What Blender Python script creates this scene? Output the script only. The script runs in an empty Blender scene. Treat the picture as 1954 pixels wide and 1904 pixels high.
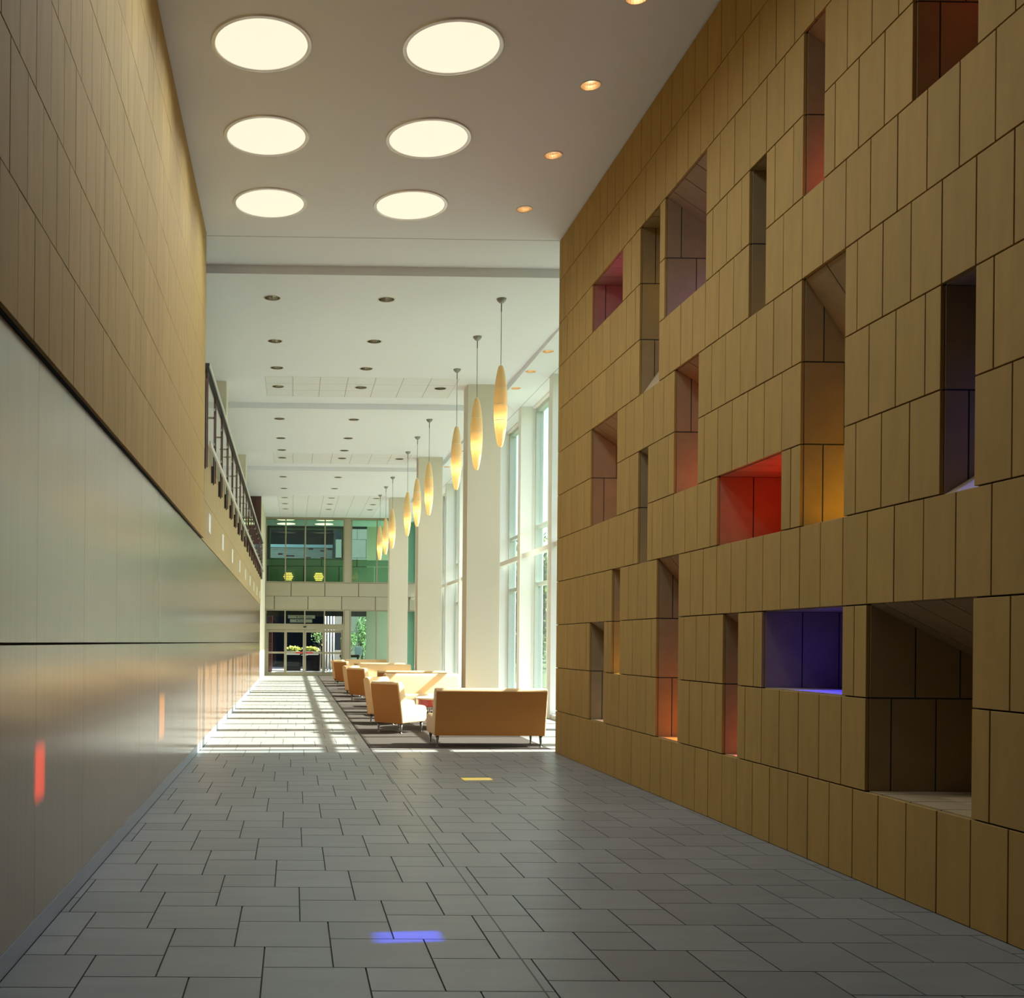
import bpy, bmesh, math, random
from mathutils import Vector, Matrix
from mathutils.geometry import delaunay_2d_cdt
random.seed(7)
S = bpy.context.scene
COL = S.collection
PI = math.pi

# ------------------------------------------------------------------ camera
F, YAW, RHO, PPX, PPY = 2020.0, 0.014, 0.009, 587.8, 1225.3
cd = bpy.data.cameras.new('camera'); cam = bpy.data.objects.new('camera', cd); COL.objects.link(cam)
cd.sensor_fit = 'HORIZONTAL'; cd.sensor_width = 36.0; cd.lens = 36.0 * F / 1954.0
cd.shift_x = (977.0 - PPX) / 1954.0; cd.shift_y = (PPY - 952.0) / 1954.0
cd.clip_start = 0.05; cd.clip_end = 600
fw = Vector((math.sin(YAW), math.cos(YAW), 0)); r0 = Vector((math.cos(YAW), -math.sin(YAW), 0)); z0 = Vector((0, 0, 1))
rr = r0 * math.cos(RHO) + z0 * math.sin(RHO); uu = -r0 * math.sin(RHO) + z0 * math.cos(RHO)
M4 = Matrix.Identity(4)
for i in range(3):
    M4[i][0] = rr[i]; M4[i][1] = uu[i]; M4[i][2] = -fw[i]
M4.translation = Vector((0, 0, 1.6)); cam.matrix_world = M4
S.camera = cam

# ------------------------------------------------------------------ light
SUN_D = Vector((-1, -0.11, -0.82))
sd = bpy.data.lights.new('sun', 'SUN'); sun = bpy.data.objects.new('sun', sd); COL.objects.link(sun)
sd.energy = 11.5; sd.color = (1.0, 0.98, 0.95); sd.angle = math.radians(0.55)
sun.rotation_euler = SUN_D.to_track_quat('-Z', 'Y').to_euler(); sun.location = (40, 30, 40)
w = bpy.data.worlds.new('sky'); S.world = w; w.use_nodes = True
nt = w.node_tree; bg = nt.nodes['Background']
sky = nt.nodes.new('ShaderNodeTexSky'); sky.sky_type = 'NISHITA'; sky.sun_disc = False
sky.sun_elevation = math.radians(39); sky.sun_rotation = math.radians(84); sky.dust_density = 3.0; sky.ozone_density = 1.0
nt.links.new(sky.outputs[0], bg.inputs[0]); bg.inputs[1].default_value = 0.26
S.view_settings.view_transform = 'Standard'; S.view_settings.look = 'None'
S.view_settings.exposure = 0.95; S.view_settings.gamma = 1.0; S.view_settings.use_curve_mapping = False
cy = S.cycles
cy.max_bounces = 12; cy.diffuse_bounces = 6; cy.glossy_bounces = 4; cy.transparent_max_bounces = 24; cy.transmission_bounces = 6
cy.caustics_reflective = False; cy.caustics_refractive = False; cy.sample_clamp_indirect = 8.0
cy.use_denoising = True

# ------------------------------------------------------------------ materials
def mat(name, col, rough=0.6, metal=0.0, spec=0.5, coat=0.0, coat_rough=0.1, var=0.0, noise=None, noise_amt=0.0, stretch=(1, 1, 1), emis=None, emis_s=0.0, bump=0.0, sheen=0.0):
    m = bpy.data.materials.new(name); m.use_nodes = True
    t = m.node_tree; b = t.nodes['Principled BSDF']
    b.inputs['Roughness'].default_value = rough; b.inputs['Metallic'].default_value = metal
    b.inputs['Specular IOR Level'].default_value = spec
    b.inputs['Coat IOR'].default_value = 1.8
    b.inputs['Coat Weight'].default_value = coat; b.inputs['Coat Roughness'].default_value = coat_rough
    if sheen: b.inputs['Sheen Weight'].default_value = sheen
    if emis:
        b.inputs['Emission Color'].default_value = (*emis, 1); b.inputs['Emission Strength'].default_value = emis_s
    if not var and not noise:
        b.inputs['Base Color'].default_value = (*col, 1); return m
    val = None
    def math_(op, a, bb):
        n = t.nodes.new('ShaderNodeMath'); n.operation = op
        for i, v in enumerate((a, bb)):
            if isinstance(v, (int, float)): n.inputs[i].default_value = v
            else: t.links.new(v, n.inputs[i])
        return n.outputs[0]
    if var:
        oi = t.nodes.new('ShaderNodeObjectInfo')
        val = math_('ADD', math_('MULTIPLY', oi.outputs['Random'], 2 * var), 1 - var)
    if noise:
        geo = t.nodes.new('ShaderNodeNewGeometry'); mp = t.nodes.new('ShaderNodeMapping'); mp.inputs['Scale'].default_value = stretch
        t.links.new(geo.outputs['Position'], mp.inputs['Vector'])
        nz = t.nodes.new('ShaderNodeTexNoise'); nz.inputs['Scale'].default_value = noise; nz.inputs['Detail'].default_value = 4; nz.inputs['Roughness'].default_value = 0.65
        t.links.new(mp.outputs[0], nz.inputs['Vector'])
        nv = math_('ADD', math_('MULTIPLY', math_('SUBTRACT', nz.outputs['Fac'], 0.5), 4 * noise_amt), 1.0)
        val = math_('MULTIPLY', val, nv) if val is not None else nv
        if bump:
            bp = t.nodes.new('ShaderNodeBump'); bp.inputs['Strength'].default_value = bump; bp.inputs['Distance'].default_value = 0.01
            t.links.new(nz.outputs['Fac'], bp.inputs['Height']); t.links.new(bp.outputs[0], b.inputs['Normal'])
    mx = t.nodes.new('ShaderNodeVectorMath'); mx.operation = 'SCALE'; mx.inputs[0].default_value = col
    t.links.new(val, mx.inputs['Scale']); t.links.new(mx.outputs[0], b.inputs['Base Color'])
    return m

def glass(name, tint, ior=1.45, refl=(1, 1, 1)):
    m = bpy.data.materials.new(name); m.use_nodes = True; t = m.node_tree
    t.nodes.remove(t.nodes['Principled BSDF']); out = t.nodes['Material Output']
    tr = t.nodes.new('ShaderNodeBsdfTransparent'); tr.inputs[0].default_value = (*tint, 1)
    gl = t.nodes.new('ShaderNodeBsdfGlossy'); gl.inputs[0].default_value = (*refl, 1); gl.inputs['Roughness'].default_value = 0.0
    fr = t.nodes.new('ShaderNodeFresnel'); fr.inputs[0].default_value = ior
    ge = t.nodes.new('ShaderNodeNewGeometry'); sb = t.nodes.new('ShaderNodeMath'); sb.operation = 'SUBTRACT'; sb.inputs[0].default_value = 1.0
    ml = t.nodes.new('ShaderNodeMath'); ml.operation = 'MULTIPLY'
    t.links.new(ge.outputs['Backfacing'], sb.inputs[1]); t.links.new(sb.outputs[0], ml.inputs[0]); t.links.new(fr.outputs[0], ml.inputs[1])
    mx = t.nodes.new('ShaderNodeMixShader')
    t.links.new(ml.outputs[0], mx.inputs[0]); t.links.new(tr.outputs[0], mx.inputs[1]); t.links.new(gl.outputs[0], mx.inputs[2])
    t.links.new(mx.outputs[0], out.inputs[0]); return m

def shade_mat(name, col, transl):
    m = bpy.data.materials.new(name); m.use_nodes = True; t = m.node_tree
    t.nodes.remove(t.nodes['Principled BSDF']); out = t.nodes['Material Output']
    d = t.nodes.new('ShaderNodeBsdfDiffuse'); d.inputs[0].default_value = (*col, 1)
    tl = t.nodes.new('ShaderNodeBsdfTranslucent'); tl.inputs[0].default_value = (*transl, 1)
    mx = t.nodes.new('ShaderNodeMixShader'); mx.inputs[0].default_value = 0.45
    t.links.new(d.outputs[0], mx.inputs[1]); t.links.new(tl.outputs[0], mx.inputs[2]); t.links.new(mx.outputs[0], out.inputs[0]); return m

STONE = mat('tan_stone', (0.41, 0.250, 0.066), 0.75, var=0.05, noise=3.0, noise_amt=0.10, stretch=(3, 3, 0.7), bump=0.12, spec=0.3)
STONE_IN = mat('tan_stone_lining', (0.38, 0.275, 0.145), 0.7, var=0.06, noise=5.0, noise_amt=0.10, bump=0.1, spec=0.3)
STONE_L = mat('tan_stone_brightened', (0.46, 0.308, 0.108), 0.75, var=0.05, noise=3.0, noise_amt=0.10, stretch=(3, 3, 0.7), bump=0.12, spec=0.3)  # same tan stone, brightened to make up for light the left wall lacks
JOINT = mat('dark_joint', (0.035, 0.045, 0.05), 0.9)
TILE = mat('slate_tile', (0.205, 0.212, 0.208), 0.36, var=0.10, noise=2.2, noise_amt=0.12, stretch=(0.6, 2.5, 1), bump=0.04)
TILE_SUNLIT = mat('slate_tile_sunlit', (0.27, 0.255, 0.23), 0.5, noise=2.2, noise_amt=0.12, stretch=(0.6, 2.5, 1))  # same slate, lounge sunlight put into a lighter colour
GROUT = mat('brown_grout', (0.06, 0.045, 0.022), 0.9)
WOOD = mat('brown_veneer', (0.19, 0.082, 0.022), 0.45, coat=1.0, coat_rough=0.19, var=0.05, noise=2.0, noise_amt=0.13, stretch=(8, 8, 0.25))
WOOD_BACK = mat('dark_reveal', (0.015, 0.012, 0.008), 0.9)
BASE = mat('grey_base_sky_tint', (0.36, 0.43, 0.47), 0.35)  # bluish sky reflection put into the base colour
WHITE = mat('white_ceiling_paint', (0.85, 0.88, 0.96), 0.85, spec=0.2)
CREAM = mat('cream_plaster', (0.76, 0.70, 0.57), 0.8, noise=14.0, noise_amt=0.02, spec=0.2)
PIER = mat('white_pier_paint', (0.82, 0.81, 0.77), 0.7, spec=0.3)
COLM = mat('cream_column', (0.72, 0.68, 0.575), 0.8, noise=30.0, noise_amt=0.03, spec=0.2)
ALU = mat('grey_green_aluminium', (0.50, 0.56, 0.51), 0.4)
ALU_L = mat('light_metal', (0.6, 0.58, 0.52), 0.35, metal=0.5)
DOORF = mat('champagne_door_frame', (0.33, 0.30, 0.21), 0.4, metal=0.2)
GLASS = glass('window_glass', (0.90, 0.96, 0.94))
GLASS_G = glass('green_tinted_glass', (0.70, 0.88, 0.80))
GLASS_C = glass('clear_glass', (0.93, 0.97, 0.95))
BRONZE = mat('dark_bronze', (0.055, 0.05, 0.045), 0.45, metal=0.4)
MAROON = mat('maroon_bar', (0.16, 0.055, 0.05), 0.5)
MAROON_W = mat('maroon_wood_panel', (0.09, 0.035, 0.03), 0.5, noise=3, noise_amt=0.1, stretch=(4, 4, 0.4))
SILVER = mat('brushed_silver', (0.62, 0.60, 0.56), 0.3, metal=0.9)
CHROME = mat('polished_reflector', (0.52, 0.48, 0.44), 0.15, metal=1.0)
COPPER = mat('warm_reflector', (0.90, 0.74, 0.55), 0.25, metal=0.8)
CARPET = mat('grey_brown_carpet', (0.075, 0.060, 0.05), 0.95, noise=60, noise_amt=0.25, spec=0.05)
FAB = mat('cream_gold_upholstery', (0.70, 0.47, 0.235), 0.85, noise=40, noise_amt=0.03, sheen=0.2)
FAB_SHADE = mat('shaded_upholstery', (0.41, 0.165, 0.030), 0.85, noise=40, noise_amt=0.04, sheen=0.15)  # same fabric darkened and reddened, painting in the shade on outer backs
RED = mat('red_lacquer', (0.42, 0.015, 0.02), 0.25, coat=0.5)
TOP_GLARE = mat('glare_tabletop', (0.75, 0.66, 0.5), 0.3)  # sun glare on the red lacquer top painted in as a pale colour
LEGM = mat('tapered_metal_leg', (0.16, 0.15, 0.14), 0.3, metal=0.8)
CANOPY = mat('dull_nickel', (0.30, 0.29, 0.27), 0.4, metal=0.5)
BLACK = mat('black_plastic', (0.012, 0.012, 0.012), 0.4)
WHITE_P = mat('white_plate', (0.85, 0.83, 0.78), 0.5)
LIT_BIG = mat('lit_diffuser', (0.04, 0.04, 0.035), 0.6, emis=(0.535, 0.475, 0.355), emis_s=1.0)
RIM = mat('pale_grey_rim', (0.88, 0.88, 0.90), 0.35, metal=0.35)
LIT_VEST = mat('lit_vestibule_diffuser', (0.04, 0.04, 0.035), 0.6, emis=(1.0, 0.80, 0.45), emis_s=1.6)
LIT_SML = mat('lit_bulb', (0.9, 0.8, 0.6), 0.6, emis=(1.0, 0.78, 0.52), emis_s=5.0)
SHADE = shade_mat('cream_lamp_shade', (0.80, 0.68, 0.46), (0.95, 0.75, 0.40))
RING = mat('bright_seam', (0.9, 0.85, 0.7), 0.5)
GREEN_P = mat('green_grey_panel', (0.16, 0.24, 0.15), 0.6)
NAVY = mat('dark_navy_cladding', (0.006, 0.008, 0.011), 0.7, spec=0.08)
PALEST = mat('pale_stone_cladding', (0.55, 0.52, 0.40), 0.8, noise=6, noise_amt=0.06)
BRICK_W = mat('white_brick', (0.52, 0.47, 0.40), 0.8, var=0.08)
BRICK_R = mat('red_brick', (0.18, 0.06, 0.04), 0.8, var=0.15)
PAVING = mat('pale_paving', (0.38, 0.36, 0.32), 0.85, noise=1.2, noise_amt=0.08)
GRASS = mat('lawn', (0.06, 0.11, 0.03), 0.9, noise=8, noise_amt=0.2)
LEAF = mat('green_leaves', (0.10, 0.20, 0.035), 0.6, noise=3, noise_amt=0.3)
LEAF_Y = mat('yellow_green_leaves', (0.38, 0.42, 0.05), 0.6, noise=5, noise_amt=0.2)
BARK = mat('bark', (0.06, 0.05, 0.035), 0.9)
WHITE_C = mat('white_column_paint', (0.85, 0.83, 0.78), 0.6)
REDTAPE = mat('red_label', (0.55, 0.04, 0.03), 0.5)
SIGN = mat('pale_sign_panel', (0.75, 0.75, 0.68), 0.5)
SIGN_B = mat('pale_blue_sign', (0.55, 0.68, 0.72), 0.5)
AMBER = mat('amber_slat', (0.8, 0.5, 0.15), 0.5, emis=(1.0, 0.55, 0.12), emis_s=1.2)

# ------------------------------------------------------------------ mesh helpers
class MB:
    def __init__(s): s.v = []; s.f = []
    def add(s, vs, fs):
        n = len(s.v); s.v += [tuple(p) for p in vs]; s.f += [tuple(i + n for i in f) for f in fs]; return s
    def box(s, x0, x1, y0, y1, z0, z1):
        vs = [(x, y, z) for z in (z0, z1) for y in (y0, y1) for x in (x0, x1)]
        return s.add(vs, [(0, 2, 3, 1), (4, 5, 7, 6), (0, 1, 5, 4), (2, 6, 7, 3), (0, 4, 6, 2), (1, 3, 7, 5)])
    def prism(s, poly, d):            # planar polygon (3D) extruded by vector d
        n = len(poly); p = [Vector(q) for q in poly]; q = [a + Vector(d) for a in p]
        return s.add(p + q, [tuple(range(n - 1, -1, -1)), tuple(range(n, 2 * n))] + [(i, (i + 1) % n, n + (i + 1) % n, n + i) for i in range(n)])
    def lathe(s, prof, n=24, c=(0, 0, 0), cap0=True, cap1=True):   # prof [(r,z)]
        vs = []; fs = []
        for r, z in prof:
            for k in range(n):
                a = 2 * PI * k / n; vs.append((c[0] + r * math.cos(a), c[1] + r * math.sin(a), c[2] + z))
        for i in range(len(prof) - 1):
            for k in range(n):
                a = i * n + k; b = i * n + (k + 1) % n
                fs.append((a, b, b + n, a + n))
        if cap0: fs.append(tuple(range(n - 1, -1, -1)))
        if cap1: fs.append(tuple(range((len(prof) - 1) * n, len(prof) * n)))
        return s.add(vs, fs)
    def tube(s, pts, r, n=8, r2=None):
        pts = [Vector(p) for p in pts]; vs = []; fs = []
        for i, p in enumerate(pts):
            t = (pts[min(i + 1, len(pts) - 1)] - pts[max(i - 1, 0)]).normalized()
            a = t.orthogonal().normalized(); b = t.cross(a)
            ri = r if r2 is None else r + (r2 - r) * i / (len(pts) - 1)
            for k in range(n):
                g = 2 * PI * k / n; vs.append(p + a * ri * math.cos(g) + b * ri * math.sin(g))
        for i in range(len(pts) - 1):
            for k in range(n):
                fs.append((i * n + k, i * n + (k + 1) % n, (i + 1) * n + (k + 1) % n, (i + 1) * n + k))
        fs.append(tuple(range(n - 1, -1, -1))); fs.append(tuple(range((len(pts) - 1) * n, len(pts) * n)))
        return s.add(vs, fs)
    def mesh(s, name, m, smooth=False, bevel=0.0, seg=2, fix=False):
        me = bpy.data.meshes.new(name); me.from_pydata(s.v, [], s.f)
        if bevel or fix:
            bm = bmesh.new(); bm.from_mesh(me)
            bmesh.ops.recalc_face_normals(bm, faces=bm.faces)
            if bevel:
                es = [e for e in bm.edges if len(e.link_faces) == 2 and e.calc_face_angle(0) > 0.35]
                bmesh.ops.bevel(bm, geom=es, offset=bevel, segments=seg, profile=0.6, affect='EDGES', clamp_overlap=True)
            bm.to_mesh(me); bm.free()
        me.materials.append(m)
        if smooth:
            me.polygons.foreach_set('use_smooth', [True] * len(me.polygons))
        me.update(); return me

def obj(name, me, parent=None, loc=None, kind=None, label=None):
    o = bpy.data.objects.new(name, me); COL.objects.link(o)
    if parent: o.parent = parent
    if loc: o.location = loc
    if kind: o['kind'] = kind
    if label: o['label'] = label
    return o
def part(name, mb, m, parent, **k):
    lab = k.pop('label', None); kind = k.pop('kind', None)
    return obj(name, mb.mesh(name, m, **k), parent, kind=kind, label=lab)
def struct(name, mb=None, m=None, **k):
    return obj(name, mb.mesh(name, m, **k) if mb else None, kind='structure')
def thing(name, label, cat, loc=(0, 0, 0), rz=0.0, group=None, me=None):
    o = obj(name, me); o.location = loc; o.rotation_euler = (0, 0, rz); o['label'] = label; o['category'] = cat
    if group: o['group'] = group
    return o
def dup(root, loc, rz, label):
    r = root.copy(); COL.objects.link(r); r.location = loc; r.rotation_euler = (0, 0, rz); r['label'] = label
    for ch in list(root.children):
        c = ch.copy(); COL.objects.link(c); c.parent = r
        for g in ch.children:
            d = g.copy(); COL.objects.link(d); d.parent = c
    return r
def BX(*a): return MB().box(*a)
_cache = {}
def boxmesh(name, sx, sy, sz, m, bevel=0.0):      # shared unit panels, origin at the min corner
    k = (name, round(sx, 3), round(sy, 3), round(sz, 3), m.name)
    if k not in _cache: _cache[k] = BX(0, sx, 0, sy, 0, sz).mesh(name, m, bevel=bevel, seg=1)
    return _cache[k]
def clip(poly, a, b, c):          # keep a*x+b*y<=c
    out = []
    for i in range(len(poly)):
        p, q = poly[i], poly[(i + 1) % len(poly)]
        dp, dq = a * p[0] + b * p[1] - c, a * q[0] + b * q[1] - c
        if dp <= 1e-9: out.append(p)
        if (dp < -1e-9 and dq > 1e-9) or (dp > 1e-9 and dq < -1e-9):
            t = dp / (dp - dq); out.append((p[0] + t * (q[0] - p[0]), p[1] + t * (q[1] - p[1])))
    return out

# ------------------------------------------------------------------ dimensions
XR, XS, XW = 3.89, -1.32, -1.36           # right stone face, left stone face, left wood face
ZC, YH, YE = 7.57, 15.6, 50.6             # ceiling, end of the narrow hall, end wall
Y0 = -6.0
U = 0.16; UY = 6.012                      # half panel module
def Yu(u): return UY + U * u
ZK = [0.0] + [0.622 + 0.634 * k for k in range(11)] + [7.56]     # course lines
T = 0.80                                  # thickness of the pierced wall

# ------------------------------------------------------------------ floor
floor = struct('floor', BX(-5.2, 6.3, Y0, YE + 4, -0.30, -0.012), GROUT)
A_, B_ = 0.506, 0.347; g_ = 0.004
tiles = []
for i in range(-120, 121):
    for j in range(-120, 121):
        px = -0.80 + i * A_ - j * B_; py = 6.41 - i * B_ - j * A_
        if -3 < px < 5.5 and 0.5 < py < YE + 1:
            for (x0, x1, y1, y0) in ((px, px + A_, py, py - A_), (px + A_, px + A_ + B_, py, py - B_)):
                xmax = XR if y0 < YH else 1.172
                cx0, cx1, cy0, cy1 = max(x0, XW + 0.004), min(x1, xmax), max(y0, 2.0), min(y1, YE)
                if y0 < YH < y1 and x1 > 1.172:
                    xmax = XR; cx1 = min(x1, xmax); cy1 = YH
                    if cx0 < 1.15: tiles.append((cx0 + g_, 1.172 - g_, YH + g_, min(y1, YE) - g_))
                if cx1 - cx0 > 0.02 and cy1 - cy0 > 0.02: tiles.append((cx0 + g_, cx1 - g_, cy0 + g_, cy1 - g_))
def tile_vis(t):
    yc = (t[2] + t[3]) / 2; xc = (t[0] + t[1]) / 2
    px = 559 + 2020 * xc / yc; py = 1225 + 2020 * 1.6 / yc
    return (t[3] > 4.2 and px < 2000 and py < 2010), yc
vis = sorted([t for t in tiles if tile_vis(t)[0]], key=lambda t: tile_vis(t)[1])
big = vis[:290]; rest = [t for t in tiles if t not in set(big)]
for t in big:
    obj('floor_tile', boxmesh('floor_tile', t[1] - t[0], t[3] - t[2], 0.012, TILE), floor, (t[0], t[2], -0.012))
mb_n, mb_f = MB(), MB()
for t in rest: (mb_n if t[3] < YH + 0.3 else mb_f).box(t[0], t[1], t[2], t[3], -0.012, 0)
part('floor_tiles_beyond', mb_n, TILE, floor, kind='stuff')
part('walkway_tiles_beyond', mb_f, TILE_SUNLIT, floor, kind='stuff')
part('expansion_joint', BX(1.170, 1.178, 2.0, YH, -0.010, 0.0012), BLACK, floor)
# pale tiles between carpet and window wall
mb = MB(); yy = YH
while yy < YE:
    xx = 3.96 + (0.3 if int(yy * 2) % 2 else 0)
    if xx > 4.0: mb.box(3.96, xx - .006, yy, yy + 0.60, -0.012, 0)
    while xx < 6.0:
        mb.box(xx, min(xx + 0.60, 6.02), yy, yy + 0.602, -0.012, 0); xx += 0.608
    yy += 0.61
part('window_aisle_tiles', mb, TILE_SUNLIT, floor, kind='stuff')
carpet = thing('carpet', 'long dark grey-brown carpet under the sofas and armchairs', 'carpet', me=BX(1.18, 3.955, YH + 0.5, YE - 0.2, -0.012, 0.003).mesh('carpet', CARPET))
mb = MB()
x_ = 1.18
while x_ < 3.9:
    mb.box(x_, min(x_ + 0.6, 3.955), YH, YH + 0.497, -0.012, 0); x_ += 0.607
part('threshold_tiles', mb, TILE_SUNLIT, floor, kind='stuff')

# ------------------------------------------------------------------ right wall with niches
# name, u0,u1, course0,course1, soffit drop, sill rise, glass (y0,y1,z0,z1), tint
def C(*a): return a
NICHES = [
 ('N1', 11, 13, 7, 9, 0.54, 0.0, (7.80, 8.07, 5.12, 5.70), (0.80, 0.16, 0.22)),
 ('N2', 0, 4, 7, 9, 0.0, 0.0, (6.28, 6.50, 5.68, 5.99), (0.97, 0.09, 0.05)),
 ('N3', 25, 32, 7, 9, 0.50, 0.0, (10.2, 11.0, 5.12, 5.66), (0.25, 0.16, 0.70)),
 ('N4', 33, 37, 6, 9, 0.0, 1.10, (11.50, 11.92, 5.54, 5.99), (0.97, 0.62, 0.01)),
 ('N5', 17, 19, 6, 8, 0.0, 0.0, (8.76, 9.02, 4.6, 5.0), (0.16, 0.15, 0.04)),
 ('N6', 9, 13, 3, 6, 1.10, 0.0, (7.50, 8.04, 2.56, 3.14), (0.97, 0.60, 0.01)),
 ('N7', 0, 2, 3, 5, 0.0, 0.48, (6.10, 6.31, 3.02, 3.47), (0.05, 0.08, 0.97)),
 ('N8', 15, 23, 3, 4, 0.0, 0.0, (8.45, 9.35, 2.56, 3.10), (0.97, 0.005, 0.005)),
 ('N9', 26, 30, 4, 6, 0.44, 0.0, (10.22, 10.76, 3.2, 3.78), (0.75, 0.18, 0.14)),
 ('N10', 42, 49, 4, 6, 0.51, 0.0, (12.75, 13.2, 3.2, 3.78), (0.97, 0.22, 0.01)),
 ('N11', 35, 37, 3, 5, 0.40, 0.0, (11.65, 11.9, 2.56, 3.12), (0.16, 0.15, 0.04)),
 ('N12', 29, 33, 0, 3, 0.86, 0.0, (10.7, 11.25, 0.66, 1.24), (0.97, 0.24, 0.02)),
 ('N13', 41, 43, 1, 3, 0.0, 0.0, (12.585, 12.885, 1.27, 2.20), (0.97, 0.66, 0.008)),
 ('N14', 45, 49, 0, 2, 0.53, 0.0, (13.26, 13.8, 0.66, 1.24), (0.25, 0.22, 0.25)),
 ('N15', 20, 22, 0, 2, 0.54, 0.0, (9.25, 9.49, 0.66, 1.24), (0.85, 0.20, 0.25)),
 ('N16', 9, 17, 1, 2, 0.0, 0.0, (7.48, 8.40, 1.28, 1.87), (0.015, 0.015, 0.97)),
 ('N17', 0, 7, 0, 2, 0.37, 0.0, (6.3, 6.9, 0.66, 1.0), (0.02, 0.02, 0.02)),
 ('NM', 41, 49, 8, 9, 0.0, 0.0, (12.6, 13.25, 5.72, 6.29), (0.70, 0.02, 0.97)),
]
UMAX = 60            # Yu(60)=15.612
ULO = -5
solid = {}
for k in range(12):
    for u in range(ULO, UMAX):
        solid[(k, u)] = not any(n[1] <= u < n[2] and n[3] + 1 <= k < n[4] + 1 for n in NICHES)
mb = MB()
for k in range(12):
    u = ULO
    while u < UMAX:
        if solid[(k, u)]:
            v = u
            while v < UMAX and solid[(k, v)]: v += 1
            mb.box(XR + 0.03, XR + T, Yu(u) if u > ULO else Y0, Yu(v), ZK[k], ZK[k + 1] if k < 11 else ZC + 0.4); u = v
        else: u += 1
wall_right = struct('wall_right', mb, JOINT)
J = 0.0048
pan = []
for k in range(12):
    ph = 0 if k % 2 == 0 else 1
    u = ULO
    while u < UMAX:
        v = u + 1
        if (u - ph) % 2 == 0: v = u + 2
        v = min(v, UMAX)
        if not solid[(k, u)]: u += 1; continue
        if v == u + 2 and not solid[(k, u + 1)]: v = u + 1
        pan.append((k, u, v)); u = v
def vis_px(p):
    y = (Yu(p[1]) + Yu(p[2])) / 2; z = (ZK[p[0]] + ZK[p[0] + 1]) / 2
    px = 559 + 2020 * XR / y; py = 1225 - 2020 * (z - 1.6) / y
    return (px < 2010 and -60 < py < 1960), y
pv = sorted([p for p in pan if vis_px(p)[0]], key=lambda p: vis_px(p)[1])
keep = set(pv[:298]); mb = MB()
for p in pan:
    k, u, v = p; y0, y1, zA, zB = Yu(u) + J, Yu(v) - J, ZK[k] + (J if k else 0.001), ZK[k + 1] - J
    if p in keep:
        pr = 0.002 * random.random()
        obj('stone_panel', boxmesh('stone_panel', 0.026, y1 - y0, zB - zA, STONE, bevel=0.002), wall_right, (XR - 0.001 + pr, y0, zA))
    else: mb.box(XR, XR + 0.026, y0, y1, zA, zB)
# the stretch beside and behind the camera
for k in range(12): mb.box(XR, XR + 0.026, Y0, Yu(ULO) - J, ZK[k] + J, ZK[k + 1] - J)
part('stone_panels_at_edges', mb, STONE, wall_right, kind='stuff')
part('corner_cladding', BX(XR + 0.03, XR + T, Yu(UMAX), Yu(UMAX) + 0.02, 0.0, ZC + 0.4), STONE_IN, wall_right)

for (nm, u0, u1, c0, c1, drop, rise, g, tint) in NICHES:
    ya, yb, za, zb = Yu(u0), Yu(u1), ZK[c0 + 1], ZK[c1 + 1]
    XO = XR + T
    # outer frame plate around the coloured pane (mesh of the niche part itself)
    gy0, gy1, gz0, gz1 = g
    mb = MB()
    X1, X2 = XO - 0.02, XO
    mb.box(X1, X2, ya, gy0, za, zb); mb.box(X1, X2, gy1, yb, za, zb); mb.box(X1, X2, gy0, gy1, za, gz0); mb.box(X1, X2, gy0, gy1, gz1, zb)
    niche = part('niche', mb, STONE_IN, wall_right)
    gm = glass('coloured_glass', tuple(min(0.97, max(1e-4, c)) ** 0.5 for c in tint), ior=1.2)
    part('coloured_pane', BX(XO - 0.018, XO - 0.006, gy0, gy1, gz0, gz1), gm, niche)
    th = 0.015; js = 0.0055
    def zt(s): return zb - drop * s / T
    def zs(s): return za + rise * s / T
    for (yy_, sgn) in ((yb, 1), (ya, -1)):
        for k in range(c0 + 1, c1 + 1):
            zA, zB = ZK[k], ZK[k + 1]
            cuts = [0.0] + ([0.32, 0.64] if (k % 2 == 1) == (nm in ('N2', 'N6', 'N7', 'N9')) else [0.15, 0.47, 0.79]) + [T - 0.02]
            for s0, s1 in zip(cuts[:-1], cuts[1:]):
                if s1 - s0 < 0.02: continue
                a0 = s0 + (js if s0 > 0 else -0.0); a1 = s1 - js
                poly = [(a0, zA + js), (a1, zA + js), (a1, zB - js), (a0, zB - js)]
                poly = clip(poly, drop / T, 1, zb - 0.004); poly = clip(poly, -(-rise / T), -1, -(za + 0.004)) if rise == 0 else clip(poly, rise / T, -1, -(za + 0.004))
                if len(poly) < 3: continue
                m_ = MB().prism([(XR + 0.029 + s * (T - 0.051) / (T - 0.02), yy_ - sgn * 0.003 if sgn > 0 else yy_ - th + 0.003, z) for s, z in poly], (0, th, 0))
                obj('jamb_panel', m_.mesh('jamb_panel', STONE_IN, fix=True), niche)
    for (top, d, zz) in ((True, -drop, zb), (False, rise, za)):
        u = u0
        while u < u1:
            v = min(u + 2, u1); y0, y1 = Yu(u) + (0.004 if u == u0 else js), Yu(v) - (0.004 if v == u1 else js)
            zo = zz + d; sg = 0.014 if top else -0.014; zz += -0.003 if top else 0.003; zo += -0.003 if top else 0.003
            poly = [(XR + 0.029, y0, zz), (XO - 0.022, y0, zo), (XO - 0.022, y0, zo + sg), (XR + 0.029, y0, zz + sg)]
            m_ = MB().prism(poly, (0, y1 - y0, 0))
            obj('soffit_panel' if top else 'sill_panel', m_.mesh('lining', STONE_IN, fix=True), niche)
            zz = zb if top else za
            u = v

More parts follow.
